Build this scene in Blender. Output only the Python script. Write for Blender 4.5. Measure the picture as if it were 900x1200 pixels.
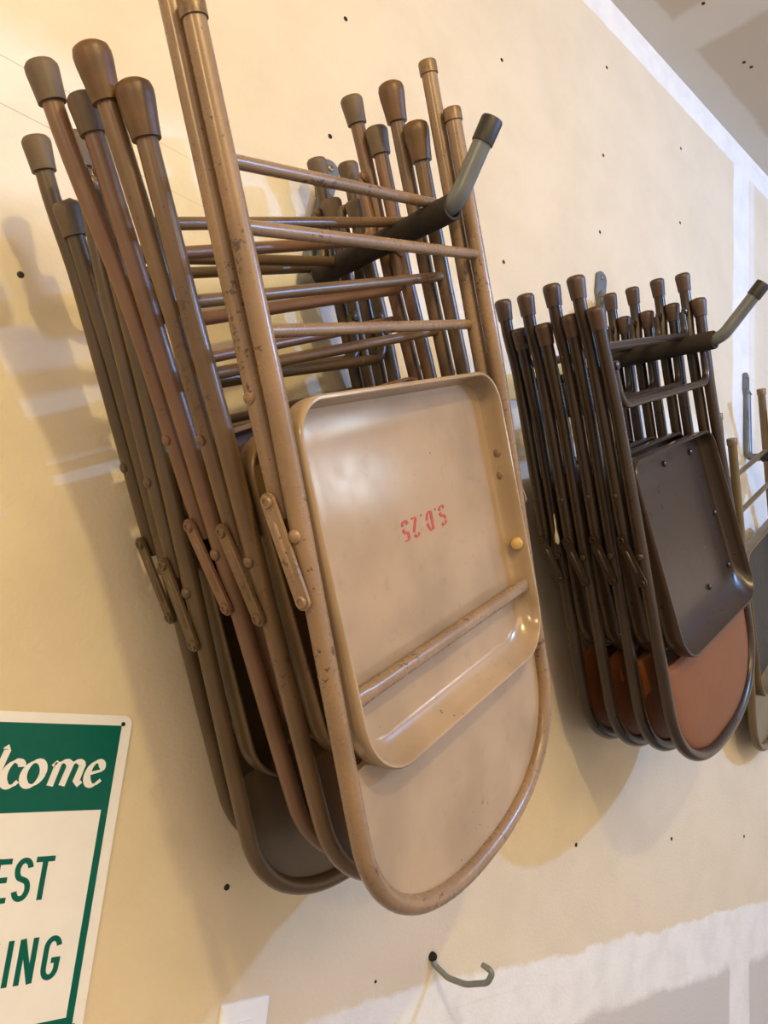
import bpy, bmesh, math, random
from mathutils import Vector, Matrix

for o in list(bpy.data.objects): bpy.data.objects.remove(o, do_unlink=True)
S = bpy.context.scene
COL = S.collection

# ------------------------------------------------------------------ camera
cam_d = bpy.data.cameras.new('camera'); cam = bpy.data.objects.new('camera', cam_d); COL.objects.link(cam)
CX = (0.75347, -0.64978, 0.10033); CY = (-0.20961, -0.09276, 0.97337); CZ = (-0.62317, -0.75444, -0.20610)
cam.matrix_world = Matrix(((CX[0], CY[0], CZ[0], 0), (CX[1], CY[1], CZ[1], -0.93), (CX[2], CY[2], CZ[2], 0), (0, 0, 0, 1)))
cam_d.sensor_fit = 'VERTICAL'; cam_d.sensor_height = 24.0; cam_d.lens = 24.0 * 880 / 1200
cam_d.clip_start = 0.02
S.camera = cam

# ------------------------------------------------------------------ light and exposure
S.view_settings.view_transform = 'Standard'; S.view_settings.look = 'None'
S.view_settings.gamma = 1.0; S.view_settings.use_curve_mapping = False
S.view_settings.exposure = 0.0
W = bpy.data.worlds.new('world'); S.world = W; W.use_nodes = True
W.node_tree.nodes['Background'].inputs[0].default_value = (1.0, 0.84, 0.71, 1)
W.node_tree.nodes['Background'].inputs[1].default_value = 0.90

def lamp(name, kind, loc, color, power, size, aim=None, size_y=None):
    d = bpy.data.lights.new(name, kind); d.color = color; d.energy = power
    if kind == 'AREA':
        d.size = size
        if size_y: d.shape = 'RECTANGLE'; d.size_y = size_y
    else:
        d.shadow_soft_size = size
    o = bpy.data.objects.new(name, d); COL.objects.link(o); o.location = loc
    if aim: o.rotation_euler = (Vector(aim) - Vector(loc)).to_track_quat('-Z', 'Y').to_euler()
    return o
lamp('warm_ceiling_lamp', 'POINT', (-0.15, -1.95, 1.50), (1.0, 0.82, 0.38), 76, 0.035)
lamp('cool_ceiling_lamp', 'POINT', (2.17, -1.95, 1.45), (0.20, 0.46, 1.0), 142, 0.035)
lamp('warm_left_fill', 'POINT', (-1.6, -1.5, 0.55), (1.0, 0.72, 0.36), 46, 0.06)  # added fill that brightens the lower left wall, not an actual fixture
lamp('daylight_window', 'AREA', (3.2, -1.85, 1.2), (0.74, 0.88, 1.0), 3.5, 0.32, aim=(0.6, -0.3, 0.2), size_y=0.24)
lamp('overhead_fill', 'AREA', (0.4, -2.9, 1.60), (1.0, 0.70, 0.42), 66, 3.0, aim=(0.5, 0, -0.2), size_y=1.2)  # added soft panel standing in for the warm ambient light from overhead

# ------------------------------------------------------------------ node helpers
def newmat(name):
    m = bpy.data.materials.new(name); m.use_nodes = True
    nt = m.node_tree; return m, nt, nt.nodes['Principled BSDF']
def N(nt, t, **kw):
    n = nt.nodes.new(t)
    for k, v in kw.items(): setattr(n, k, v)
    return n
def L(nt, a, b): nt.links.new(a, b)
def math_(nt, op, a, b=None, clamp=False):
    n = N(nt, 'ShaderNodeMath', operation=op); n.use_clamp = clamp
    for i, x in enumerate((a, b)):
        if x is None: continue
        if isinstance(x, (int, float)): n.inputs[i].default_value = x
        else: L(nt, x, n.inputs[i])
    return n.outputs[0]
def ramp01(nt, x, a, b):                    # smooth 0..1 between a and b
    n = N(nt, 'ShaderNodeMapRange', interpolation_type='SMOOTHSTEP')
    n.inputs[1].default_value = a; n.inputs[2].default_value = b
    L(nt, x, n.inputs[0]); return n.outputs[0]
def mix(nt, f, a, b):
    n = N(nt, 'ShaderNodeMix', data_type='RGBA')
    if isinstance(f, (int, float)): n.inputs[0].default_value = f
    else: L(nt, f, n.inputs[0])
    for i, x in ((6, a), (7, b)):
        if isinstance(x, tuple): n.inputs[i].default_value = x + (1,) if len(x) == 3 else x
        else: L(nt, x, n.inputs[i])
    return n.outputs[2]
def noise(nt, vec, scale, detail=3, rough=0.5):
    n = N(nt, 'ShaderNodeTexNoise'); n.inputs['Scale'].default_value = scale
    n.inputs['Detail'].default_value = detail; n.inputs['Roughness'].default_value = rough
    if vec is not None: L(nt, vec, n.inputs['Vector'])
    return n.outputs['Fac']
def srgb(r, g, b):
    f = lambda c: (c / 12.92 if c <= 0.04045 else ((c + 0.055) / 1.055) ** 2.4)
    return (f(r / 255), f(g / 255), f(b / 255))

def paint(name, col, chips=0.5, rough=0.3, chipcol=(0.085, 0.05, 0.03), bump=0.02):
    m, nt, b = newmat(name)
    tc = N(nt, 'ShaderNodeTexCoord').outputs['Object']
    big = noise(nt, tc, 9, 3)
    dark = tuple(c * 0.74 for c in col)
    c1 = mix(nt, ramp01(nt, big, 0.35, 0.75), col, dark)
    smudge = noise(nt, tc, 40, 4, 0.65)
    c1 = mix(nt, math_(nt, 'MULTIPLY', ramp01(nt, smudge, 0.55, 0.8), 0.35), c1, tuple(c * 0.5 for c in col))
    fine = noise(nt, tc, 150, 3, 0.6)
    area = noise(nt, tc, 14, 2)
    thr = math_(nt, 'ADD', fine, math_(nt, 'MULTIPLY', math_(nt, 'SUBTRACT', area, 0.5), 0.55))
    chip = ramp01(nt, thr, 0.80 - 0.16 * chips, 0.83 - 0.16 * chips)
    c2 = mix(nt, chip, c1, chipcol)
    L(nt, c2, b.inputs['Base Color'])
    r = math_(nt, 'ADD', math_(nt, 'MULTIPLY', smudge, 0.18), rough - 0.06)
    L(nt, r, b.inputs['Roughness'])
    bp = N(nt, 'ShaderNodeBump'); bp.inputs['Strength'].default_value = bump * 4; bp.inputs['Distance'].default_value = 0.0025
    h = math_(nt, 'MULTIPLY', noise(nt, tc, 7, 1), 0.8)
    L(nt, h, bp.inputs['Height']); L(nt, bp.outputs[0], b.inputs['Normal'])
    return m
def plain(name, col, rough=0.5, metal=0.0, var=0.25, scale=25, bump=0.0):
    m, nt, b = newmat(name)
    tc = N(nt, 'ShaderNodeTexCoord').outputs['Object']
    n = noise(nt, tc, scale, 4, 0.6)
    L(nt, mix(nt, ramp01(nt, n, 0.3, 0.8), col, tuple(c * (1 - var) for c in col)), b.inputs['Base Color'])
    b.inputs['Roughness'].default_value = rough; b.inputs['Metallic'].default_value = metal
    if bump:
        bp = N(nt, 'ShaderNodeBump'); bp.inputs['Strength'].default_value = bump; bp.inputs['Distance'].default_value = 0.002
        L(nt, noise(nt, tc, scale * 8, 2), bp.inputs['Height']); L(nt, bp.outputs[0], b.inputs['Normal'])
    return m

# ------------------------------------------------------------------ mesh helpers
def link(name, bm, mat, parent=None, smooth=True, angle=40):
    me = bpy.data.meshes.new(name)
    bmesh.ops.recalc_face_normals(bm, faces=bm.faces)
    bm.to_mesh(me); bm.free()
    if smooth:
        for p in me.polygons: p.use_smooth = True
        if hasattr(me, 'set_sharp_from_angle'): me.set_sharp_from_angle(angle=math.radians(angle))
    me.materials.append(mat)
    o = bpy.data.objects.new(name, me); COL.objects.link(o)
    if parent: o.parent = parent
    return o
def tag(o, label=None, cat=None, group=None, kind=None):
    if label: o['label'] = label
    if cat: o['category'] = cat
    if group: o['group'] = group
    if kind: o['kind'] = kind
    return o
def empty(name, label, cat, group=None):
    o = bpy.data.objects.new(name, None); COL.objects.link(o); o.empty_display_size = 0.05
    return tag(o, label, cat, group)

def tube(bm, pts, rad, seg=14, capped=True):
    pts = [Vector(p) for p in pts]; n = len(pts)
    rr = rad if isinstance(rad, (list, tuple)) else [rad] * n
    tang = []
    for i in range(n):
        a = pts[max(0, i - 1)]; b = pts[min(n - 1, i + 1)]
        tang.append((b - a).normalized())
    t0 = tang[0]; ref = Vector((0, 1, 0)) if abs(t0.y) < 0.9 else Vector((1, 0, 0))
    u = t0.cross(ref).normalized(); rings = []
    for i in range(n):
        t = tang[i]; u = (u - t * u.dot(t)).normalized(); v = t.cross(u)
        rings.append([bm.verts.new(pts[i] + (u * math.cos(2 * math.pi * k / seg) + v * math.sin(2 * math.pi * k / seg)) * rr[i]) for k in range(seg)])
    for i in range(n - 1):
        for k in range(seg):
            bm.faces.new((rings[i][k], rings[i][(k + 1) % seg], rings[i + 1][(k + 1) % seg], rings[i + 1][k]))
    if capped:
        bm.faces.new(rings[0][::-1]); bm.faces.new(rings[-1])
def lathe(bm, origin, axis, prof, seg=18):
    """prof: list of (distance along axis, radius)"""
    o = Vector(origin); a = Vector(axis).normalized()
    tube_pts = [o + a * d for d, r in prof]
    ref = Vector((0, 1, 0)) if abs(a.y) < 0.9 else Vector((1, 0, 0))
    u = a.cross(ref).normalized(); v = a.cross(u); rings = []
    for p, (d, r) in zip(tube_pts, prof):
        rings.append([bm.verts.new(p + (u * math.cos(2 * math.pi * k / seg) + v * math.sin(2 * math.pi * k / seg)) * max(r, 1e-5)) for k in range(seg)])
    for i in range(len(rings) - 1):
        for k in range(seg):
            bm.faces.new((rings[i][k], rings[i][(k + 1) % seg], rings[i + 1][(k + 1) % seg], rings[i + 1][k]))
    bm.faces.new(rings[0][::-1]); bm.faces.new(rings[-1])
def fillet(pts, r, n=8):
    """polyline with rounded corners"""
    pts = [Vector(p) for p in pts]; out = [pts[0]]
    for i in range(1, len(pts) - 1):
        p, a, b = pts[i], pts[i - 1], pts[i + 1]
        rr = r[i - 1] if isinstance(r, (list, tuple)) else r
        d1 = (a - p).normalized(); d2 = (b - p).normalized()
        ang = d1.angle(d2); t = min(rr / math.tan(ang / 2), 0.48 * (a - p).length, 0.48 * (b - p).length)
        s, e = p + d1 * t, p + d2 * t
        for k in range(n + 1):
            f = k / n
            out.append((1 - f) ** 2 * s + 2 * f * (1 - f) * p + f * f * e)
    out.append(pts[-1]); return out
def box(bm, lo, hi):
    x0, y0, z0 = lo; x1, y1, z1 = hi
    v = [bm.verts.new(p) for p in ((x0, y0, z0), (x1, y0, z0), (x1, y1, z0), (x0, y1, z0), (x0, y0, z1), (x1, y0, z1), (x1, y1, z1), (x0, y1, z1))]
    for f in ((0, 3, 2, 1), (4, 5, 6, 7), (0, 1, 5, 4), (1, 2, 6, 5), (2, 3, 7, 6), (3, 0, 4, 7)): bm.faces.new([v[i] for i in f])
def grid_solid(bm, front, back):
    """closed sheet from two point grids of one size"""
    nj, ni = len(front), len(front[0])
    F = [[bm.verts.new(p) for p in row] for row in front]; B = [[bm.verts.new(p) for p in row] for row in back]
    for j in range(nj - 1):
        for i in range(ni - 1):
            bm.faces.new((F[j][i], F[j][i + 1], F[j + 1][i + 1], F[j + 1][i])); bm.faces.new((B[j][i], B[j + 1][i], B[j + 1][i + 1], B[j][i + 1]))
    for i in range(ni - 1):
        bm.faces.new((F[0][i], B[0][i], B[0][i + 1], F[0][i + 1])); bm.faces.new((F[-1][i], F[-1][i + 1], B[-1][i + 1], B[-1][i]))
    for j in range(nj - 1):
        bm.faces.new((F[j][0], F[j + 1][0], B[j + 1][0], B[j][0])); bm.faces.new((F[j][-1], B[j][-1], B[j + 1][-1], F[j + 1][-1]))
def extrude_poly(bm, pts2, y0, y1, tf=lambda x, y, z: (x, y, z)):
    """prism of an outline in x,z between y0 (front) and y1 (back)"""
    a = [bm.verts.new(tf(x, y0, z)) for x, z in pts2]; b = [bm.verts.new(tf(x, y1, z)) for x, z in pts2]; n = len(a)
    bm.faces.new(a); bm.faces.new(b[::-1])
    for i in range(n): bm.faces.new((a[i], b[i], b[(i + 1) % n], a[(i + 1) % n]))
def rrect(x0, x1, z0, z1, r, n=6):
    rs = r if isinstance(r, (list, tuple)) else (r,) * 4     # corner radii: x1z1, x0z1, x0z0, x1z0
    out = []
    for (cx, cz, a0, q) in ((x1, z1, 0, rs[0]), (x0, z1, 90, rs[1]), (x0, z0, 180, rs[2]), (x1, z0, 270, rs[3])):
        sx = -1 if cx == x1 else 1; sz = -1 if cz == z1 else 1
        for k in range(n + 1):
            a = math.radians(a0 + 90 * k / n)
            out.append((cx + sx * q + q * math.cos(a), cz + sz * q + q * math.sin(a)))
    return out

# ------------------------------------------------------------------ the setting
def wall_material():
    m, nt, b = newmat('drywall_paper_and_mud')
    tc = N(nt, 'ShaderNodeTexCoord').outputs['Object']
    sp = N(nt, 'ShaderNodeSeparateXYZ'); L(nt, tc, sp.inputs[0]); x, z = sp.outputs[0], sp.outputs[2]
    n1 = math_(nt, 'SUBTRACT', noise(nt, tc, 5, 3, 0.55), 0.5); n2 = math_(nt, 'SUBTRACT', noise(nt, tc, 22, 4, 0.65), 0.5)
    wob = math_(nt, 'ADD', math_(nt, 'MULTIPLY', n1, 0.05), math_(nt, 'MULTIPLY', n2, 0.03))
    xw = math_(nt, 'ADD', x, math_(nt, 'MULTIPLY', n1, 0.02)); zw = math_(nt, 'ADD', z, wob)
    def band(v, a, b_, e): return math_(nt, 'MULTIPLY', ramp01(nt, v, a - e, a + e), math_(nt, 'SUBTRACT', 1.0, ramp01(nt, v, b_ - e, b_ + e)))
    # joint compound over the seams
    low = band(zw, -0.622, -0.488, 0.006)
    mid = math_(nt, 'MULTIPLY', band(zw, 0.50, 0.715, 0.035), 0.75)
    top = band(math_(nt, 'ADD', z, math_(nt, 'MULTIPLY', n2, 0.012)), 1.605, 1.75, 0.005)
    gap = band(z, -0.52, 0.16, 0.03)
    ver = math_(nt, 'MULTIPLY', band(xw, 1.995, 2.10, 0.004), math_(nt, 'SUBTRACT', 1.0, gap))
    ver2 = math_(nt, 'MULTIPLY', math_(nt, 'MULTIPLY', band(xw, 2.10, 2.135, 0.012), 0.6), math_(nt, 'SUBTRACT', 1.0, gap))
    m1 = math_(nt, 'MAXIMUM', math_(nt, 'MAXIMUM', low, mid), math_(nt, 'MAXIMUM', top, math_(nt, 'MAXIMUM', ver, ver2)))
    streak = noise(nt, tc, 6, 4, 0.6)
    mp = N(nt, 'ShaderNodeMapping'); mp.inputs['Scale'].default_value = (1.2, 1, 26); L(nt, tc, mp.inputs[0])
    st = noise(nt, mp.outputs[0], 2.5, 3, 0.6)
    m1 = math_(nt, 'MULTIPLY', m1, math_(nt, 'SUBTRACT', 1.0, math_(nt, 'MULTIPLY', ramp01(nt, st, 0.58, 0.75), 0.35)))
    paper = mix(nt, ramp01(nt, streak, 0.3, 0.75), (0.66, 0.565, 0.42), (0.60, 0.51, 0.375))
    paper = mix(nt, math_(nt, 'MULTIPLY', ramp01(nt, noise(nt, tc, 90, 3, 0.7), 0.6, 0.75), 0.12), paper, (0.45, 0.37, 0.27))
    mud = mix(nt, ramp01(nt, noise(nt, tc, 14, 4, 0.6), 0.35, 0.7), (0.745, 0.725, 0.69), (0.67, 0.65, 0.615))
    c = mix(nt, m1, paper, mud)
    # bare grey board below the low seam
    below = math_(nt, 'SUBTRACT', 1.0, ramp01(nt, zw, -0.63, -0.60))
    c = mix(nt, math_(nt, 'MULTIPLY', below, math_(nt, 'SUBTRACT', 1.0, ver)), c, (0.52, 0.49, 0.455))
    # two pencil lines
    for zz in (0.615, 0.675):
        ln = math_(nt, 'LESS_THAN', math_(nt, 'ABSOLUTE', math_(nt, 'SUBTRACT', z, zz)), 0.0007)
        ln = math_(nt, 'MULTIPLY', ln, math_(nt, 'SUBTRACT', 1.0, ramp01(nt, x, 0.25, 0.45)))
        c = mix(nt, math_(nt, 'MULTIPLY', ln, 0.45), c, (0.16, 0.15, 0.13))
    L(nt, c, b.inputs['Base Color']); b.inputs['Roughness'].default_value = 0.75
    b.inputs['Specular IOR Level'].default_value = 0.25
    bp = N(nt, 'ShaderNodeBump'); bp.inputs['Strength'].default_value = 0.25; bp.inputs['Distance'].default_value = 0.003
    L(nt, math_(nt, 'ADD', math_(nt, 'MULTIPLY', m1, 0.6), noise(nt, tc, 160, 2)), bp.inputs['Height']); L(nt, bp.outputs[0], b.inputs['Normal'])
    return m
def ceiling_material():
    m, nt, b = newmat('ceiling_board_and_mud')
    tc = N(nt, 'ShaderNodeTexCoord').outputs['Object']
    sp = N(nt, 'ShaderNodeSeparateXYZ'); L(nt, tc, sp.inputs[0]); x, y = sp.outputs[0], sp.outputs[1]
    n1 = math_(nt, 'MULTIPLY', math_(nt, 'SUBTRACT', noise(nt, tc, 9, 3), 0.5), 0.03)
    yw = math_(nt, 'ADD', y, n1); xw = math_(nt, 'ADD', x, n1)
    edge = ramp01(nt, yw, -0.085, -0.07)
    cross = math_(nt, 'MULTIPLY', ramp01(nt, xw, 1.475, 1.50), math_(nt, 'SUBTRACT', 1.0, ramp01(nt, xw, 1.60, 1.625)))
    mud = math_(nt, 'MAXIMUM', edge, cross)
    c = mix(nt, mud, (0.50, 0.425, 0.335), (0.62, 0.575, 0.50))
    c = mix(nt, math_(nt, 'MULTIPLY', noise(nt, tc, 6, 4), 0.25), c, (0.42, 0.36, 0.28))
    L(nt, c, b.inputs['Base Color']); b.inputs['Roughness'].default_value = 0.8
    return m
bm = bmesh.new(); box(bm, (-3.0, 0.0, -1.62), (6.5, 0.12, 1.69)); tag(link('wall_back', bm, wall_material(), smooth=False), kind='structure')
bm = bmesh.new(); box(bm, (-3.0, -5.0, 1.69), (6.5, 0.12, 1.80)); tag(link('ceiling', bm, ceiling_material(), smooth=False), kind='structure')
bm = bmesh.new(); box(bm, (-3.0, -5.0, -1.74), (6.5, 0.12, -1.62)); tag(link('floor', bm, plain('concrete', (0.30, 0.285, 0.265), 0.7, scale=4), smooth=False), kind='structure')

# ------------------------------------------------------------------ folding chairs
# Chair frame of reference: x across, y towards the back, z up (the chairs hang with their feet up).
M_RUBBER_GREY = plain('grey_brown_rubber', srgb(100, 82, 62), 0.55, var=0.3, bump=0.1)
M_RUBBER_AMBER = plain('amber_rubber', srgb(100, 70, 38), 0.45, var=0.45, scale=30, bump=0.1)
M_RUBBER_BROWN = plain('dark_brown_rubber', srgb(74, 53, 40), 0.45, var=0.2)
M_RING = plain('worn_ring_metal', srgb(126, 102, 76), 0.4, 0.2, var=0.55, scale=120)
M_RIVET = plain('rivet_steel', srgb(140, 122, 100), 0.3, 0.5, var=0.3)
M_RIVET_D = plain('dark_rivet_steel', srgb(72, 58, 48), 0.3, 0.4, var=0.3)
M_RED = plain('red_stencil_paint', srgb(176, 62, 34), 0.5, var=0.35, scale=160)
M_VINYL = plain('rust_orange_vinyl', srgb(118, 70, 38), 0.5, var=0.12, scale=12, bump=0.15)
M_BRASS = plain('yellow_bumper_rubber', srgb(196, 160, 96), 0.4)
M_CREAM = plain('cream_paint', srgb(225, 210, 190), 0.4)

M_VINYL.node_tree.nodes['Principled BSDF'].inputs['Specular IOR Level'].default_value = 0.25
def cap_profile(kind):
    # distance measured from the tip end downwards is negative of axis; axis points out of the tube
    if kind == 'ring':  return [(-0.013, 0.0104), (-0.0125, 0.0116), (0.0015, 0.0117), (0.003, 0.0108), (0.0032, 0.0)]
    if kind == 'big':   return [(-0.036, 0.0104), (-0.036, 0.0134), (-0.020, 0.0148), (-0.002, 0.0170), (0.005, 0.0172), (0.010, 0.0158), (0.013, 0.0115), (0.0142, 0.005), (0.0144, 0.0)]
    if kind == 'small': return [(-0.024, 0.0104), (-0.024, 0.0133), (-0.010, 0.0142), (0.003, 0.0153), (0.006, 0.0148), (0.008, 0.0125), (0.009, 0.007), (0.0092, 0.0)]
    return [(-0.026, 0.0104), (-0.026, 0.0132), (-0.012, 0.0143), (0.002, 0.0156), (0.006, 0.0154), (0.0095, 0.0130), (0.011, 0.008), (0.0114, 0.0)]

def rounded_ring(x0, x1, v0, v1, rt, rb, ins, n=9):
    l, r, t, b = ins
    s = max(0.003, rt - max(l, r)); q = max(0.003, rb - max(l, r))
    return rrect(x0 + l, x1 - r, -(v1 - b), -(v0 + t), (s, s, q, q), n)

def seat_mesh(x0, x1, v0, v1, rt, rb, o0, o1, depth, floor_b=0.014):
    """shallow sheet-metal pan, open towards the front (its underside), tilted from o0 at the top to o1 at the bottom"""
    bm = bmesh.new()
    rings = [((.0135,) * 4, depth + .0018), ((.006,) * 4, depth + .0012), ((.0015,) * 4, depth - .004), ((.0,) * 4, depth - .011), ((-.0005,) * 4, .003),
             ((.0,) * 4, -.0015), ((.0018,) * 4, -.0035), ((.0042,) * 4, -.0032), ((.0056,) * 4, -.001),
             ((.006, .006, .006, .0065 + .12 * floor_b), .006), ((.0075, .0075, .0075, .009 + .55 * floor_b), depth - .008), ((.011, .011, .011, .88 * floor_b + .012), depth - .0025), ((.018, .018, .018, floor_b + .020), depth - .0005)]
    for f in (0.16, 0.34, 0.55, 0.78, 0.93):
        hx, hv = (x1 - x0) / 2 - .002, (v1 - v0) / 2 - .002
        rings.append(((.018 + (hx - .018) * f, .018 + (hx - .018) * f, .018 + (hv - .018) * f, floor_b + .020 + (hv - floor_b - .020) * f), depth - .0005))
    V = []
    for ins, o in rings:
        pts = rounded_ring(x0, x1, v0, v1, rt, rb, ins)
        V.append([bm.verts.new((x, o + o0 + (o1 - o0) * ((-z) - v0) / (v1 - v0), z)) for x, z in pts])
    n = len(V[0])
    for a, b in zip(V[:-1], V[1:]):
        for k in range(n): bm.faces.new((a[k], a[(k + 1) % n], b[(k + 1) % n], b[k]))
    bm.faces.new(V[-1]); bm.faces.new(V[0][::-1])
    return bm

def build_chair(name, spec, label, group):
    P = spec; w = P['W']; bs = P['bs']; bh = P['bh']; bk = P['bk']; off = P['off']; tr = P.get('tr', 0.0100)
    root = empty(name, label, 'chair', group)
    bend = lambda v: max(0.0, v - 0.15) * bk / 0.5
    half = w / 2
    # --- main frame: one bent tube from foot to foot round the top of the backrest
    def main_pts(side):
        xt, vt = P['mL'] if side < 0 else P['mR']
        xb = 0.0 if side < 0 else w
        return [(xt + (xb - xt) * min(1, max(0, (v - vt) / (0.03 - vt))), 0, v) for v in [vt + (0.03 - vt) * k / 4 for k in range(5)]]
    path = [(x, o, -v) for x, o, v in main_pts(-1)]
    path += [(0, bend(v), -v) for v in [0.06 + (bs - 0.08) * k / 14 for k in range(15)]]
    for k in range(1, 40):
        th = math.pi * (1 - k / 40); c_, s_ = math.cos(th), math.sin(th); e = 2 / 2.3
        v = bs + (bh) * abs(s_) ** e
        path.append((half + half * math.copysign(abs(c_) ** e, c_), bend(v), -v))
    path += [(w, bend(v), -v) for v in [0.06 + (bs - 0.08) * k / 14 for k in range(15)][::-1]]
    path += [(x, o, -v) for x, o, v in main_pts(1)[::-1]]
    bm = bmesh.new(); tube(bm, path, tr, 16)
    frame = link('frame', bm, P['paint'], root)
    def cap(parent, x, o, v, axis, kind, mat):
        bm = bmesh.new(); sc = P.get('capscale', 1.0)
        lathe(bm, (x, o, -v), axis, [(d, r * sc) for d, r in cap_profile(kind)]); return link('foot_cap', bm, mat, parent)
    ck, cm = P['cap']
    for s in (-1, 1):
        xt, vt = P['mL'] if s < 0 else P['mR']
        xb = 0 if s < 0 else w
        cap(frame, xt, 0, vt, (xt - xb, 0, 0.03 - vt), ck, cm)
    # --- rear legs
    for s in (-1, 1):
        xt, vt = P['rL'] if s < 0 else P['rR']
        xb = 0.0 if s < 0 else w
        pts = []
        for v in [vt + (P['l1'] + 0.018 - vt) * k / 18 for k in range(19)]:
            f = max(0.0, min(1.0, (v - P.get('k0', vt)) / (P.get('k1', 0.03) - P.get('k0', vt))))
            f = f * f * (3 - 2 * f) if 'k0' in P else f
            pts.append((xt + (xb - xt) * f, off, -v))
        rad = [tr] * 17 + [tr * 0.95, tr * 0.75]
        bm = bmesh.new(); tube(bm, pts, rad, 16); leg = link('rear_leg', bm, P['paint'], root)
        d = Vector(pts[0]) - Vector(pts[1])
        cap(leg, pts[0][0], off, vt, d, ck, cm)
        bm = bmesh.new(); lathe(bm, (xb + s * (tr - .001), off, -P['rv']), (s, 0, 0), [(0, .0062), (.0018, .0058), (.0032, .0035), (.0036, 0)], 12)
        link('rivet', bm, P['rivet'], leg)
    for s in (-1, 1):
        xb = 0 if s < 0 else w
        bm = bmesh.new(); lathe(bm, (xb + s * (tr - .001), bend(P['mv']), -P['mv']), (s, 0, 0), [(0, .0068), (.0022, .0064), (.0042, .004), (.0048, 0)], 12)
        link('rivet', bm, P['rivet'], frame)
    # --- cross bars
    def straight(v, o, r=.0065):
        bm = bmesh.new(); tube(bm, [(0.004, o, -v), (w * .3, o, -v), (w * .7, o, -v), (w - 0.004, o, -v)], r, 12)
        return link('rung', bm, P['paint'], root)
    def ubar(v_end, v, o, r=.0075, x_in=None):
        xi = x_in if x_in is not None else tr + r - .004
        p = fillet([(xi, o, -v_end), (xi, o, -v), (w - xi, o, -v), (w - xi, o, -v_end)], .032)
        rad = []
        for q in p:
            dz = q.z - (-v_end)
            rad.append(r if dz < -0.014 else r * 0.85)
        bm = bmesh.new(); tube(bm, p, rad, 12)
        for xs, dx in ((xi - .003, 1), (w - xi + .003, -1)):
            lathe(bm, (xs, o, -v_end), (0, -1, 0), [(0, .0078), (r + .001, .0072), (r + .0028, .004), (r + .0032, 0)], 10)
        return link('rung', bm, P['paint'], root)
    for r in P['rungs']:
        (ubar if r[0] == 'u' else straight)(*r[1:])
    # --- folding links on both sides
    for s in (-1, 1):
        xo = (0 if s < 0 else w) + s * (tr + .0028)
        a = Vector((xo + s * .001, off, -P['l1'])); b = Vector((xo + s * .0012, bend(P['l2']) + .001, -P['l2']))
        d = (b - a).normalized(); nx = Vector((s, 0, 0)); sd = d.cross(nx).normalized(); hw = .0082
        out = []
        for k in range(9):
            t = math.pi * k / 8; out.append(a - d * math.sin(t) * hw + sd * math.cos(t) * hw)
        for k in range(9):
            t = math.pi * k / 8; out.append(b + d * math.sin(t) * hw - sd * math.cos(t) * hw)
        bm = bmesh.new()
        f1 = [bm.verts.new(p + nx * .0015) for p in out]; f2 = [bm.verts.new(p - nx * .0018) for p in out]; m_ = len(out)
        bm.faces.new(f1); bm.faces.new(f2[::-1])
        for k in range(m_): bm.faces.new((f1[k], f2[k], f2[(k + 1) % m_], f1[(k + 1) % m_]))
        # pressed rib along the middle
        mid = [a + d * .018, a + d * .022, (a + b) / 2, b - d * .022, b - d * .018]
        tube(bm, [p + nx * .0008 for p in mid], [.0008, .0026, .0026, .0026, .0008], 10)
        lk = link('folding_link', bm, P['paint'], root, angle=30)
        for p in (a, b):
            bm = bmesh.new(); lathe(bm, p + nx * .001, nx, [(0, .0062), (.0022, .006), (.0034, .0052), (.0034, .0034), (.0022, .0030), (.0022, 0)], 14)
            link('rivet', bm, P['rivet'], lk)
    # --- seat pan
    q = P['seat']
    seat = link('seat', seat_mesh(q['x0'], q['x1'], q['v0'], q['v1'], q['rt'], q['rb'], q['o0'], q['o1'], q['depth'], q.get('fb', .014)), P.get('panel', P['paint']), root)
    if q.get('floor_mat'):
        seat.data.materials.append(P_DARK)
        for p in seat.data.polygons:
            if p.center.y > .012 and p.normal.y < 0: p.material_index = 1
    tilt = lambda v: q['o0'] + (q['o1'] - q['o0']) * (v - q['v0']) / (q['v1'] - q['v0'])
    for (x, v) in q.get('rivets', []):
        bm = bmesh.new(); lathe(bm, (x, tilt(v) + q['depth'] - .001, -v), (0, -1, 0), [(0, .006), (.003, .0058), (.0052, .0035), (.0056, 0)], 12); link('rivet', bm, P['rivet'], seat)
    for (v, o) in q.get('side_rivets', []):
        bm = bmesh.new(); lathe(bm, (q['x1'] - .0055, tilt(v) + o, -v), (-1, 0, 0), [(0, .006), (.0022, .0056), (.0034, .003), (.0036, 0)], 12); link('rivet', bm, P['rivet'], seat)
    if 'brace' in q:
        v, o = q['brace']; bm = bmesh.new()
        pr = [(-.008, .004), (-.0075, -.001), (-.0045, -.004), (.003, -.004), (.0065, -.001), (.008, .005)]
        rows = []; x0, x1 = q['x0'] + .006, q['x1'] - .006
        for x, sc in ((x0, .55), (x0 + .018, .8), (x0 + .03, 1), (x1 - .03, 1), (x1 - .018, .8), (x1, .55)):
            rows.append([(x, tilt(v) + o + b * sc, -(v + a * (1.0 if sc == 1 else 1.12))) for a, b in pr])
        grid_solid(bm, rows, [[(p[0], p[1] + .0022, p[2]) for p in r] for r in rows])
        link('seat_brace', bm, P['paint'], seat, angle=50)
    # --- backrest panel or pad
    k = P['back']; v0 = k['v0']; v1 = bs + bh - tr * .8
    def hw(v):
        if v <= bs: return half - tr * .75
        f = min(1.0, (v - bs) / (v1 - bs)); return max(0.006, (half - tr * .75) * (1 - f ** 2.3) ** (1 / 2.3))
    fr, bk_ = [], []; nv, nu = 26, 24
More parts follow.
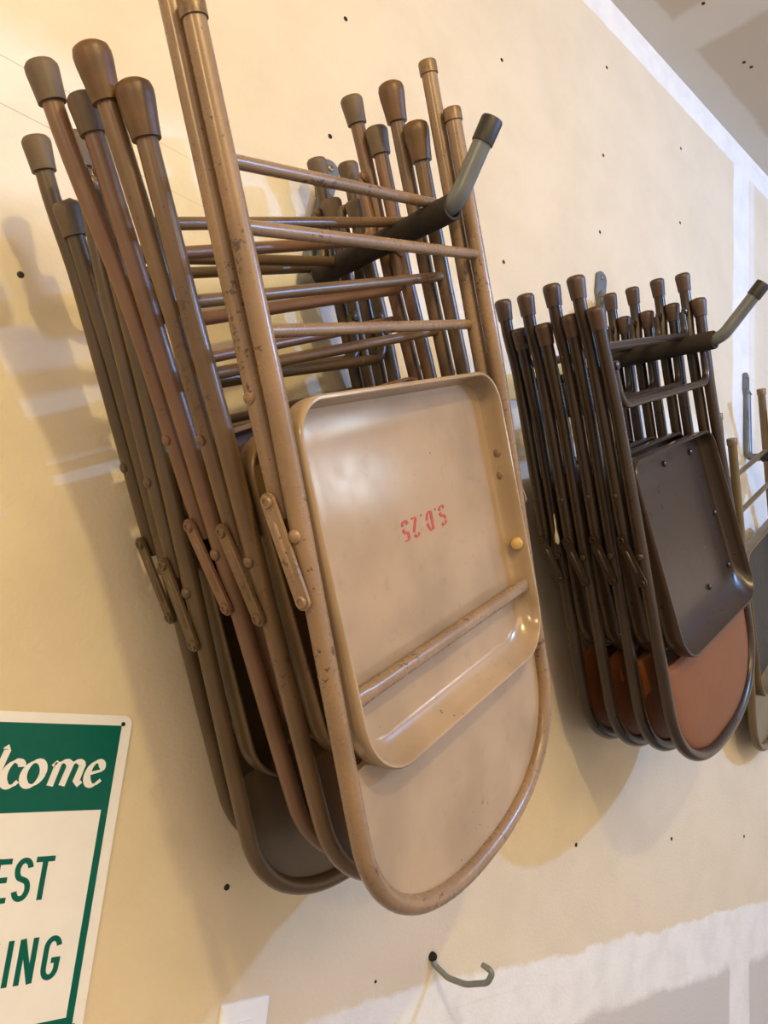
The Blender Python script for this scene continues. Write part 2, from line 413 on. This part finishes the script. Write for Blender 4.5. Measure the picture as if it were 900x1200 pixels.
    for j in range(nv + 1):
        t = j / nv; t2 = math.sin(t * math.pi / 2); v = v0 + (v1 - v0) * t2
        h_ = hw(v); rf, rb = [], []
        for i in range(nu + 1):
            xs = -1 + 2 * i / nu; xs = math.copysign(1 - (1 - abs(xs)) ** 1.5, xs); x = half + xs * h_
            if k['pad']:
                puff = .011 * (1 - abs(xs) ** 6) ** .5 * min(1, (max(0, 1 - t2 ** 5)) ** .5) * min(1, (t2 / .06 + .12)) ** .5
                of = bend(v) + .003 - puff; ob = bend(v) + .008
            else:
                cur = k['curve'] * (1 - xs * xs) * (1 - t2 ** 3)
                lip = .004 * max(0, 1 - t2 / .03)
                of = bend(v) + .003 + cur; ob = of + .003 + lip
            rf.append((x, of, -v)); rb.append((x, ob, -v))
        fr.append(rf); bk_.append(rb)
    bm = bmesh.new(); grid_solid(bm, fr, bk_)
    back = link('backrest_pad' if k['pad'] else 'backrest', bm, k['mat'], root, angle=60)
    if 'label' in k: back['label'] = k['label']
    return root, frame, seat

def pose(o, T, R):
    # columns of the chair axes: across, back, up
    m = Matrix(((R[0][0], R[0][2], -R[0][1]), (R[1][0], R[1][2], -R[1][1]), (R[2][0], R[2][2], -R[2][1])))
    x = m.col[0].normalized(); y = (m.col[1] - x * m.col[1].dot(x)).normalized(); z = x.cross(y)
    m = Matrix((x, y, z)).transposed()
    o.matrix_world = Matrix.Translation(T) @ m.to_4x4()

P_A = paint('tan_chair_paint', srgb(138, 112, 86), 0.80, 0.25)
P_AP = paint('tan_panel_paint', srgb(163, 139, 112), 0.05, 0.15, bump=0.05)
P_B = paint('worn_olive_tan_paint', srgb(110, 86, 60), 0.90, 0.28)
P_C = paint('pinkish_brown_paint', srgb(118, 87, 65), 0.35, 0.32)
P_D = paint('olive_chair_paint', srgb(92, 74, 50), 0.22, 0.32)
P_E = paint('dark_olive_chair_paint', srgb(88, 70, 47), 0.22, 0.32)
P_BR = paint('dark_brown_chair_paint', srgb(52, 38, 27), -1.5, 0.27, bump=0.006, chipcol=(0.02, 0.014, 0.01))
P_DARK = paint('dark_shaded_seat', srgb(30, 23, 18), -1.5, 0.55, bump=0.01)  # dark seat floor, with the shadow lying in the pan painted in
P_F = paint('khaki_chair_paint', srgb(102, 85, 57), 0.25, 0.35)

GB = 'beige folding chairs hung on the near hook'; GBR = 'dark brown folding chairs hung on the middle hook'
def beige(over):
    d = dict(W=.424, bs=.567, bh=.150, bk=.016, off=.026, l1=.240, l2=.332, mv=.274, rv=.148, rivet=over['paint'],
             mL=(0, -.171), mR=(.424, -.171), rL=(0, -.243), rR=(.424, -.237), cap=('small', M_RUBBER_GREY),
             rungs=[('s', .007, 0), ('s', -.061, .026), ('s', .090, .026)],
             seat=dict(x0=.015, x1=.409, v0=.155, v1=.529, rt=.044, rb=.062, o0=-.002, o1=-.010, depth=.026),
             back=dict(v0=.512, pad=False, curve=.010, mat=over['paint']))
    d.update(over); return d
POSES = {
'A': ((0.2485, -0.3968, 0.3583), [[0.8791, 0.4276, -0.2105], [0.2063, 0.0567, 0.9768], [0.4297, -0.9022, -0.0384]]),
'B': ((0.2474, -0.3033, 0.3343), [[0.8618, 0.4857, -0.1461], [0.1229, 0.0795, 0.9892], [0.4921, -0.8705, 0.0088]]),
'C': ((0.2338, -0.2424, 0.3407), [[0.8522, 0.5056, -0.1349], [0.1192, 0.0635, 0.9908], [0.5095, -0.8604, -0.0062]]),
'D': ((0.2574, -0.18, 0.311), [[0.8845, 0.4384, -0.1596], [0.1448, 0.0672, 0.9872], [0.4435, -0.8963, -0.004]]),
'E': ((0.2513, -0.107, 0.3356), [[0.8725, 0.4669, -0.1442], [0.1187, 0.0839, 0.9894], [0.4741, -0.8803, 0.0177]]),
'1': ((0.9984, -0.1148, 0.4829), [[0.8899, 0.4303, -0.1515], [0.1362, 0.0662, 0.9885], [0.4354, -0.9003, 0.0003]]),
'2': ((0.9960, -0.1690, 0.475), [[0.8899, 0.4353, -0.1420], [0.1282, 0.0639, 0.9894], [0.4395, -0.8982, 0.0002]]),
'3': ((0.9968, -0.2230, 0.4752), [[0.8910, 0.4345, -0.1330], [0.1200, 0.0616, 0.9910], [0.4382, -0.8984, 0.0006]]),
'4': ((0.9928, -0.276, 0.4704), [[0.8964, 0.429, -0.1117], [0.1045, 0.0404, 0.9937], [0.4308, -0.9024, -0.0086]]),
'F': ((1.716, -0.145, 0.448), [[0.8738, 0.4514, -0.181], [0.1448, 0.1137, 0.9829], [0.4643, -0.885, 0.034]]),
}
# front chair
seatA = dict(x0=.014, x1=.410, v0=.155, v1=.529, rt=.044, rb=.062, o0=-.001, o1=-.006, depth=.026, brace=(.443, .007), fb=.013, side_rivets=[(.182, .016), (.262, .014), (.292, .017)])
A, A_frame, A_seat = build_chair('folding_chair', beige(dict(paint=P_A, off=.0225, panel=P_AP, rivet=P_A, back=dict(v0=.512, pad=False, curve=.010, mat=P_AP), cap=('ring', M_RING), seat=seatA)),
    'tan metal folding chair at the front of the beige stack, red stencil on its seat', GB)
pose(A, *POSES['A'])
bm = bmesh.new(); lathe(bm, (.403, .006, -.385), (-1, -.35, 0), [(0, .008), (.005, .0085), (.008, .007), (.0095, .003), (.0097, 0)], 14)
tag(link('bumper', bm, M_BRASS, A_seat), 'small yellowish rubber bumper')
B, _, _ = build_chair('folding_chair', beige(dict(paint=P_B, cap=('big', M_RUBBER_AMBER), mL=(.004, -.160), mR=(.431, -.163), rL=(-.010, -.200), rR=(.432, -.222),
    rungs=[('s', .021, 0), ('s', -.058, .026), ('s', .088, .026)])),
    'scuffed olive-tan folding chair with big amber rubber feet, second in the beige stack', GB)
pose(B, *POSES['B'])
C, _, _ = build_chair('folding_chair', beige(dict(paint=P_C, cap=('mid', M_RUBBER_GREY), mL=(.0, -.170), mR=(.438, -.168), rL=(-.016, -.208), rR=(.435, -.218), k0=-.19, k1=.05,
    rungs=[('u', -.012, .037, .0), ('u', -.120, -.037, .026), ('s', .075, .026)])),
    'pinkish-brown folding chair, middle one of the beige stack, with grey-brown feet', GB)
pose(C, *POSES['C'])
D_, _, _ = build_chair('folding_chair', beige(dict(paint=P_D, cap=('mid', M_RUBBER_GREY), mL=(-.002, -.143), mR=(.414, -.166), rL=(.004, -.211), rR=(.446, -.231), k0=-.17, k1=-.06,
    rungs=[('u', -.010, .050, .0), ('u', -.170, -.096, .026), ('s', .110, .026)])),
    'olive folding chair hanging lowest in the beige stack, dark back panel showing at the bottom', GB)
pose(D_, *POSES['D'])
E_, _, _ = build_chair('folding_chair', beige(dict(paint=P_E, cap=('mid', M_RUBBER_GREY), mL=(-.006, -.136), mR=(.424, -.155), rL=(-.006, -.213), rR=(.440, -.223), k0=-.17, k1=-.06,
    rungs=[('u', .010, .072, .0), ('u', -.150, -.072, .026), ('s', .120, .026)])),
    'dark olive folding chair at the back of the beige stack, nearest the wall', GB)
pose(E_, *POSES['E'])

# brown chairs: one is built, three are copied
brown = dict(W=.445, bs=.530, bh=.157, bk=0.0, off=.0245, tr=.0107, l1=.238, l2=.312, mv=.269, rv=.165, rivet=P_BR, paint=P_BR, cap=('mid', M_RUBBER_BROWN), capscale=.95,
    mL=(-.013, -.131), mR=(.458, -.137), rL=(-.012, -.186), rR=(.460, -.194), k0=-.15, k1=-.06,
    rungs=[('u', -.045, .021, -.002), ('u', -.127, -.079, .026)],
    seat=dict(x0=.024, x1=.421, v0=.115, v1=.468, rt=.034, rb=.050, o0=.003, o1=-.034, depth=.030, fb=.034,
              rivets=[(.075, .150), (.22, .150), (.355, .150), (.395, .285), (.392, .395), (.27, .405)]),
    back=dict(v0=.475, pad=True, mat=M_VINYL, label='rust-orange padded vinyl backrest'))
BR, BR_frame, BR_seat = build_chair('folding_chair', brown, 'front dark brown folding chair, its rust-orange padded back in full view', GBR)
pose(BR, *POSES['4'])
def copy_tree(o, parent=None):
    c = o.copy(); COL.objects.link(c)
    if parent: c.parent = parent
    for ch in list(o.children): copy_tree(ch, c)
    return c
kids = {}
for key, lab in (('3', 'second dark brown folding chair from the front, mostly hidden behind the orange-backed one'),
                 ('2', 'third dark brown folding chair from the front, between two others of the brown stack'),
                 ('1', 'rearmost dark brown folding chair, nearest the wall, pale paint drip on its tube')):
    c = copy_tree(BR); pose(c, *POSES[key]); c['label'] = lab; kids[key] = c
fr1 = [c for c in kids['1'].children if c.name.startswith('frame')][0]
bm = bmesh.new()
tube(bm, [(-.0105, -.006, -.192), (-.0108, -.006, -.207), (-.0112, -.0055, -.219), (-.0118, -.005, -.232), (-.0118, -.005, -.243), (-.011, -.005, -.248)], [.0012, .0022, .0018, .0040, .0044, .0012], 10)
tag(link('paint_drip', bm, M_CREAM, fr1), 'pale cream drip')

F, _, _ = build_chair('folding_chair', beige(dict(W=.43, bs=.53, paint=P_F, cap=('ring', M_RING), mL=(0, -.168), mR=(.43, -.168), rL=(0, -.228), rR=(.43, -.228),
    rungs=[('s', .007, 0), ('s', -.061, .026)],
    seat=dict(x0=.015, x1=.415, floor_mat=True, v0=.115, v1=.50, rt=.044, rb=.062, o0=-.002, o1=-.010, depth=.026))),
    'khaki folding chair with dark seat, cut off by the right edge beyond the brown stack', None)
pose(F, *POSES['F'])

# red stencil S.D.25 on the underside of the front seat, upside down as the chair hangs
STROKE = 0
def ribbon(bm, pts, width, nib=None, tf=None, th=.0003):
    """flat stroke; width constant or (thin, thick) with a nib angle"""
    n = len(pts); Lft, Rgt = [], []
    for i in range(n):
        a = pts[max(0, i - 1)]; b = pts[min(n - 1, i + 1)]; dx, dy = b[0] - a[0], b[1] - a[1]; l = math.hypot(dx, dy) or 1
        dx, dy = dx / l, dy / l
        if nib is None: h = width / 2
        else: h = (width[0] + (width[1] - width[0]) * abs(dx * math.sin(nib) - dy * math.cos(nib))) / 2
        Lft.append((pts[i][0] - dy * h, pts[i][1] + dx * h)); Rgt.append((pts[i][0] + dy * h, pts[i][1] - dx * h))
    global STROKE
    STROKE = (STROKE + 1) % 7; e = -STROKE * .00002
    fr = [[tf(p, e) for p in (l, r)] for l, r in zip(Lft, Rgt)]; bk = [[tf(p, th) for p in (l, r)] for l, r in zip(Lft, Rgt)]
    grid_solid(bm, fr, bk)
def arc(cx, cy, rx, ry, a0, a1, n=20):
    return [(cx + rx * math.cos(math.radians(a0 + (a1 - a0) * k / n)), cy + ry * math.sin(math.radians(a0 + (a1 - a0) * k / n))) for k in range(n + 1)]
bm = bmesh.new(); hgt = .024; x_start = .268
def tfA(p, d): return (x_start - p[0], .0221 + d, -(.302 + p[1]))
def st(off_x, strokes, w=(.0012, .0052)):
    for s_ in strokes: ribbon(bm, [(off_x + x * hgt, y * hgt) for x, y in s_], w, 0.15, tfA)
st(0.000, [arc(.28, .74, .22, .22, 30, 170), arc(.28, .74, .22, .24, 190, 262, 10), arc(.26, .27, .24, .25, 82, 10, 10), arc(.26, .26, .24, .24, -10, -150)])
st(0.019, [[(.05, .02), (.05, .12)]], (.003, .003))
st(0.028, [[(.12, .04), (.12, .96)], arc(.2, .5, .36, .46, 82, 8), arc(.2, .5, .36, .46, -8, -82)])
st(0.050, [[(.05, .02), (.05, .12)]], (.003, .003))
st(0.060, [arc(.25, .74, .20, .22, 165, 20), arc(.25, .74, .20, .26, -5, -50, 8) + [(.12, .10)], [(.08, .06), (.48, .06)]])
st(0.080, [[(.10, .94), (.44, .94)], [(.10, .90), (.10, .56)], arc(.24, .32, .22, .27, 115, 15), arc(.24, .30, .22, .26, -10, -160)])
tag(link('stencil_lettering', bm, M_RED, A_seat, smooth=False), 'faded red stencilled letters S.D.25, upside down')

# ------------------------------------------------------------------ hooks
M_HOOK = plain('grey_coated_steel', srgb(104, 108, 111), 0.36, 0.15, var=0.2, scale=40)
M_FOAM = plain('dark_grey_foam', srgb(44, 37, 31), 0.9, var=0.35, scale=60, bump=0.4)
M_BLACK = plain('black_rubber', srgb(34, 31, 28), 0.5, var=0.2)
M_SCREW = plain('dark_screw_steel', srgb(48, 42, 38), 0.4, 0.6, var=0.3)
def wall_hook(label, top, base, elbow, tip, r, sleeve_r, s0, s1, capped=True):
    root = empty('wall_hook', label, 'hook', 'padded steel hooks carrying the folding chairs'); root.location = (base[0], 0, base[2])
    rel = lambda p: Vector(p) - Vector((base[0], 0, base[2]))
    T_, B_, E1, T2 = (Vector(rel(p)) for p in (top, base, elbow, tip))
    T_.y = -r * .45; Bq = B_.copy(); Bq.y = -r
    dn = (Bq - T_).normalized()
    path = fillet([T_ + dn * .045, Bq, E1, T2], [.022, .040], 10)
    bm = bmesh.new(); tube(bm, path, r, 18)
    pipe = link('hook_arm', bm, M_HOOK, root)
    # flattened end with the screw
    sd = Vector((dn.z, 0, -dn.x)); up = -dn
    bm = bmesh.new(); hw = r * 1.55; out = []
    for k in range(13):
        a = math.pi * k / 12; out.append(T_ + sd * math.cos(a) * hw + up * math.sin(a) * hw * .9)
    out += [T_ + dn * .04 - sd * hw, T_ + dn * .058 - sd * r * .95, T_ + dn * .058 + sd * r * .95, T_ + dn * .04 + sd * hw]
    f1 = [bm.verts.new((p.x, -.0062, p.z)) for p in out]; f2 = [bm.verts.new((p.x, -.0002, p.z)) for p in out]; n = len(out)
    bm.faces.new(f1); bm.faces.new(f2[::-1])
    for k in range(n): bm.faces.new((f1[k], f2[k], f2[(k + 1) % n], f1[(k + 1) % n]))
    tube(bm, [T_ + dn * .034 + Vector((0, .001, 0)), T_ + dn * .044, T_ + dn * .056 + Vector((0, -r * .3, 0))], [r * .5, r * .85, r], 16)
    plate = link('mounting_plate', bm, M_HOOK, root)
    c = T_ + up * .002
    bm = bmesh.new(); lathe(bm, (c.x, -.006, c.z), (0, -1, 0), [(0, .0058), (.002, .0056), (.0032, .0038), (.0034, .0022), (.0018, .0016), (.0018, 0)], 14); link('screw', bm, M_RIVET, plate)
    # foam sleeve round the arm
    d = (E1 - Bq); ln = d.length; d.normalize(); a = Bq + d * s0; b = Bq + d * (ln + s1)
    bm = bmesh.new(); seg = 20
    ref = d.cross(Vector((0, 0, 1))).normalized(); v_ = d.cross(ref); rings = []
    prof = [(0, r + .0008), (0, sleeve_r * .96), (.003, sleeve_r)] + [(t * (b - a).length, sleeve_r * (1 + .03 * math.sin(t * 23))) for t in (.15, .3, .45, .6, .75, .9)] + [((b - a).length - .002, sleeve_r), ((b - a).length, sleeve_r * .95), ((b - a).length, sleeve_r * .74), ((b - a).length - .03, sleeve_r * .72), ((b - a).length - .03, r + .0008)]
    for q, rad in prof:
        rings.append([bm.verts.new(a + d * q + (ref * math.cos(2 * math.pi * k / seg) + v_ * math.sin(2 * math.pi * k / seg)) * rad) for k in range(seg)])
    for i in range(len(rings)):
        A_, B2 = rings[i], rings[(i + 1) % len(rings)]
        for k in range(seg): bm.faces.new((A_[k], A_[(k + 1) % seg], B2[(k + 1) % seg], B2[k]))
    tag(link('foam_sleeve', bm, M_FOAM, root), 'dark grey foam sleeve')
    if capped:
        t = (path[-1] - path[-2]).normalized(); bm = bmesh.new()
        lathe(bm, path[-1], t, [(-.024, r), (-.024, r + .0016), (.003, r + .0018), (.005, r + .0008), (.0055, r * .6), (.0056, 0)], 20)
        tag(link('end_cap', bm, M_BLACK, root), 'black rubber end cap')
    return root
wall_hook('grey steel hook with dark foam sleeve carrying the beige chairs, black tip raised in front', (.577, 0, .783), (.552, 0, .566), (.550, -.338, .553), (.549, -.388, .640), .0116, .0162, .045, -.004)
wall_hook('grey steel hook with dark foam sleeve carrying the dark brown chairs', (1.337, 0, .926), (1.330, 0, .712), (1.334, -.285, .696), (1.336, -.362, .783), .0120, .0183, .040, -.012)
wall_hook('shiny grey hook plate on the white seam beside the khaki chair', (2.070, 0, .935), (2.068, 0, .690), (2.068, -.300, .670), (2.068, -.36, .745), .0108, .0150, .040, -.012)

# small screw-in hook low on the wall
bm = bmesh.new()
pth = fillet([(.963, .0, -.440), (.9655, -.007, -.452), (.970, -.032, -.462), (.975, -.066, -.4605), (.976, -.108, -.444), (.972, -.121, -.424), (.968, -.102, -.4195)], [.008, .03, .04, .022, .014], 14)
tube(bm, pth, [.0046] * (len(pth) - 1) + [.004], 14)
uh = empty('utility_hook', 'small bare grey screw-in hook low on the wall under the beige chairs', 'hook'); uh.location = (.963, 0, -.44)
o = link('hook_wire', bm, plain('pale_grey_steel', srgb(124, 128, 122), 0.4, 0.1, var=0.2), uh); o.data.transform(Matrix.Translation((-.963, 0, .44)))
bm = bmesh.new(); lathe(bm, (0, 0, 0), (0, -1, 0), [(0, .0075), (.004, .0072), (.007, .0055), (.0075, .004)], 16); link('collar', bm, M_SCREW, uh)

# ------------------------------------------------------------------ drywall screws
spots = [((.172, .416), 'dark screw head in the wall left of the beige stack, among the shadows'), ((.566, -.299), 'dark screw head just below the lowest olive chair'),
 ((.572, 1.075), 'screw head near the top edge, above the pinkish chair legs'), ((.572, .845), 'screw head just above the mounting plate of the near hook'),
 ((.959, 1.259), 'screw head high on the wall, right of the tall tan leg tip'), ((1.326, 1.490), 'topmost screw head near the ceiling line'),
 ((1.328, 1.246), 'screw head on the blank wall, second below the ceiling line'), ((1.329, 1.043), 'screw head directly above the plate of the brown chairs hook'),
 ((1.684, 1.473), 'screw head on the right part of the wall near the ceiling line'), ((1.688, 1.248), 'screw head above the right legs of the brown stack'),
 ((1.010, .819), 'screw head just right of the near hook black tip'), ((1.343, -.295), 'screw head below the brown stack, in the light between shadows'),
 ((1.708, -.305), 'screw head right of the brown stack shadow, low on the wall'), ((2.070, -.320), 'rightmost low screw head below the khaki chair'),
 ((.369, -.210), 'tiny screw dimple right of the green sign'), ((.846, -.458), 'tiny screw dimple left of the small grey hook')]
for (x, z), lab in spots:
    r = .0024 if 'tiny' in lab else .0042
    bm = bmesh.new(); lathe(bm, (0, .0008, 0), (0, -1, 0), [(0, r), (.0012, r), (.0016, r * .8), (.0016, r * .45), (.0009, r * .32), (.0009, 0)], 14)
    o = tag(link('drywall_screw', bm, M_SCREW), lab, 'screw', 'screw heads in the wall'); o.location = (x, 0, z)
for (x, y), lab in [((1.492, -.157), 'screw head in the ceiling by the top edge, nearest the joint'), ((1.734, -.148), 'left one of the pair of ceiling screw heads'), ((1.762, -.155), 'right one of the pair of ceiling screw heads')]:
    bm = bmesh.new(); lathe(bm, (0, 0, .0008), (0, 0, -1), [(0, .0045), (.0012, .0045), (.0016, .0036), (.0016, .002), (.0009, .0014), (.0009, 0)], 14)
    o = tag(link('drywall_screw', bm, M_SCREW), lab, 'screw', 'screw heads in the ceiling'); o.location = (x, y, 1.69)

# ------------------------------------------------------------------ outlet plate
op = empty('outlet_plate', 'white outlet cover plate at the bottom edge below the beige chairs', 'outlet'); op.location = (.6165, 0, -.4985)
M_WHITE = plain('white_plastic', (0.80, 0.80, 0.78), 0.35, var=0.04)
bm = bmesh.new(); pr = []
for ins, y in ((0, 0), (0, -.003), (.0012, -.0048), (.004, -.0056)):
    pr.append([bm.verts.new((x, y, z)) for x, z in rrect(-.0365 + ins, .0365 - ins, -.057 + ins, .057 - ins, .003)])
for a, b in zip(pr[:-1], pr[1:]):
    for k in range(len(a)): bm.faces.new((a[k], a[(k + 1) % len(a)], b[(k + 1) % len(a)], b[k]))
bm.faces.new(pr[-1]); bm.faces.new(pr[0][::-1]); link('cover_plate', bm, M_WHITE, op, angle=30)
for zc in (.0195, -.0195):
    pts = []
    for k in range(32):
        a = 2 * math.pi * k / 32; pts.append((.0172 * math.cos(a), zc + max(-.0135, min(.0145, .0172 * math.sin(a)))))
    bm = bmesh.new(); extrude_poly(bm, pts, -.0078, -.005); rc = link('receptacle', bm, M_WHITE, op, angle=30)
    for x0, h in ((-.0064, .0085), (.0064, .0070)):
        bm = bmesh.new(); box(bm, (x0 - .0012, -.0080, zc - .001), (x0 + .0012, -.0076, zc - .001 + h)); link('slot', bm, M_BLACK, rc, smooth=False)
    bm = bmesh.new(); lathe(bm, (0, -.0076, zc - .0075), (0, -1, 0), [(0, .0024), (.0004, .0024), (.0005, 0)], 12); link('slot', bm, M_BLACK, rc)
bm = bmesh.new(); lathe(bm, (0, -.0054, 0), (0, -1, 0), [(0, .0034), (.001, .0032), (.0014, .0015), (.0014, 0)], 12); link('screw', bm, M_RIVET, op)

# ------------------------------------------------------------------ parking sign
M_SIGNW = plain('white_reflective_sheet', (0.80, 0.81, 0.87), 0.22, var=0.05)
M_SIGNG = plain('green_reflective_sheet', srgb(0, 92, 84), 0.3, var=0.08, scale=60)
M_SIGNG.node_tree.nodes['Principled BSDF'].inputs['Specular IOR Level'].default_value = 0.25
X0, X1, Z0, Z1 = .154, .3985, -.4375, -.0855
sg = empty('parking_sign', 'white and green metal sign in the lower left corner reading Welcome Guest Parking', 'sign'); sg.location = ((X0 + X1) / 2, 0, Z0)
ox, oz = (X0 + X1) / 2, Z0
lx = lambda x: x - ox
lz = lambda z: z - oz
bm = bmesh.new(); extrude_poly(bm, [(lx(x), lz(z)) for x, z in rrect(X0, X1, Z0, Z1, .011, 8)], -.0032, -.0012); link('sign_panel', bm, M_SIGNW, sg, smooth=False)
def sheet(name, polys, mat, y=-.0035):
    bm = bmesh.new()
    for p in polys: extrude_poly(bm, [(lx(x), lz(z)) for x, z in p], y, -.0031)
    return link(name, bm, mat, sg, smooth=False)
xi0, xi1 = X0 + .0125, X1 - .0125; zb = -.1945; zt = -.0975; z2 = -.4255
sheet('green_band', [[(xi0, zb), (xi1, zb), (xi1, zt), (xi0, zt)]], M_SIGNG)
fw = .0082
sheet('green_border', [[(xi0, z2), (xi0 + fw, z2), (xi0 + fw, zb), (xi0, zb)], [(xi1 - fw, z2), (xi1, z2), (xi1, zb), (xi1 - fw, zb)], [(xi0 + fw, z2), (xi1 - fw, z2), (xi1 - fw, z2 + fw), (xi0 + fw, z2 + fw)]], M_SIGNG)
for x, z in ((X1 - .011, -.0955), (X1 - .011, -.4275), (X0 + .011, -.0955), (X0 + .011, -.4275)):
    bm = bmesh.new(); lathe(bm, (lx(x), -.0031, lz(z)), (0, -1, 0), [(0, .0026), (.0010, .0024), (.0014, .001), (.0014, 0)], 12); link('screw', bm, M_SCREW, sg)
def sgn(y0):
    return lambda p, d: (lx(p[0]), y0 + d, lz(p[1]))
def word(name, glyphs, x, base, h, mat, wd, pitch):
    bm = bmesh.new()
    for g in glyphs:
        for s_ in g: ribbon(bm, [(x + a * h, base + b * h) for a, b in s_], wd, None, sgn(-.0036), .0004)
        x += pitch
    return link(name, bm, mat, sg, smooth=False)
t_ = .068                                             # half stroke in letter heights
def gS(): return [arc(.215, .725, .147, .207, 10, 180, 16) + arc(.215, .725, .147, .225, 190, 235, 6) + arc(.215, .275, .147, .225, 55, 0, 6)[0:] + arc(.215, .275, .147, .207, -10, -170, 16)]
GL = {
 'G': [arc(.215, .72, .147, .212, 12, 180, 16) + [(.068, .28)] + arc(.215, .28, .147, .212, 180, 360, 16) + [(.362, .47)], [(.22, .44), (.43, .44)]],
 'U': [[(.068, 1), (.068, .30)] + arc(.215, .28, .147, .212, 180, 360, 16) + [(.362, 1)]],
 'E': [[(.068, 0), (.068, 1)], [(.10, .932), (.38, .932)], [(.10, .52), (.33, .52)], [(.10, .068), (.38, .068)]],
 'S': gS(),
 'T': [[(.0, .932), (.44, .932)], [(.22, .0), (.22, .90)]],
 'P': [[(.068, 0), (.068, 1)], [(.10, .932), (.22, .932)] + arc(.22, .70, .142, .232, 90, -90, 14) + [(.10, .468)]],
 'A': [[(.03, 0), (.215, 1)], [(.215, 1), (.40, 0)], [(.10, .26), (.33, .26)]],
 'R': [[(.068, 0), (.068, 1)], [(.10, .932), (.22, .932)] + arc(.22, .71, .142, .222, 90, -90, 14) + [(.10, .488)], [(.22, .47), (.37, 0)]],
 'K': [[(.068, 0), (.068, 1)], [(.09, .40), (.37, 1)], [(.17, .58), (.38, 0)]],
 'I': [[(.12, 0), (.12, 1)]],
 'N': [[(.068, 0), (.068, 1)], [(.068, 1), (.362, 0)], [(.362, 0), (.362, 1)]],
}
word('guest_lettering', [GL[c] for c in 'GUEST'], .2275, -.2885, .0462, M_SIGNG, .0058, .0216)
xs = .1905
for grp, x in (('PARK', .1915), ('I', .2978), ('NG', .3125)):
    word('parking_lettering', [GL[c] for c in grp], x, -.3745, .0465, M_SIGNG, .0058, .0268)
# Welcome, in a slanted broad-nib hand
bm = bmesh.new(); xh = .0275; bl = -.1665
def nibbed(x, strokes):
    for s_ in strokes:
        ribbon(bm, [(x + (a + .18 * b) * xh, bl + b * xh) for a, b in s_], (.0022, .0088), math.radians(28), sgn(-.0040), .0004)
nibbed(.186, [[(-.15, 1.42), (.0, 1.50), (.12, 1.40), (.30, .02)], [(.30, .02), (.75, 1.35)], [(.72, 1.42), (.92, .02)], [(.92, .02), (1.42, 1.35), (1.55, 1.50)]])
nibbed(.2265, [[(.10, .50), (.62, .62)] + arc(.36, .66, .27, .34, 0, 110, 10), arc(.40, .50, .34, .50, 100, 300, 20) + [(.72, .22)]])
nibbed(.2475, [[(.06, 1.46), (.20, 1.54), (.22, 1.44), (.13, .22)] + arc(.30, .18, .17, .19, 180, 300, 8)])
nibbed(.2575, [arc(.42, .72, .22, .26, 10, 80, 8) + arc(.40, .50, .34, .50, 95, 305, 22) + [(.68, .20)]])
nibbed(.2785, [arc(.42, .5, .37, .49, 0, 360, 40)])
nibbed(.3085, [[(.02, .78), (.14, .98), (.20, .92), (.16, .0)], arc(.46, .66, .28, .32, 170, 30, 10) + [(.70, .70), (.64, .0)], arc(.98, .66, .28, .32, 170, 30, 10) + [(1.22, .70), (1.18, .16), (1.28, .03), (1.42, .16)]])
nibbed(.3495, [[(.10, .46), (.60, .60)] + arc(.38, .68, .25, .30, 0, 115, 10), arc(.42, .50, .34, .50, 100, 300, 22) + [(.74, .22)]])
link('welcome_lettering', bm, M_SIGNW, sg, smooth=False)
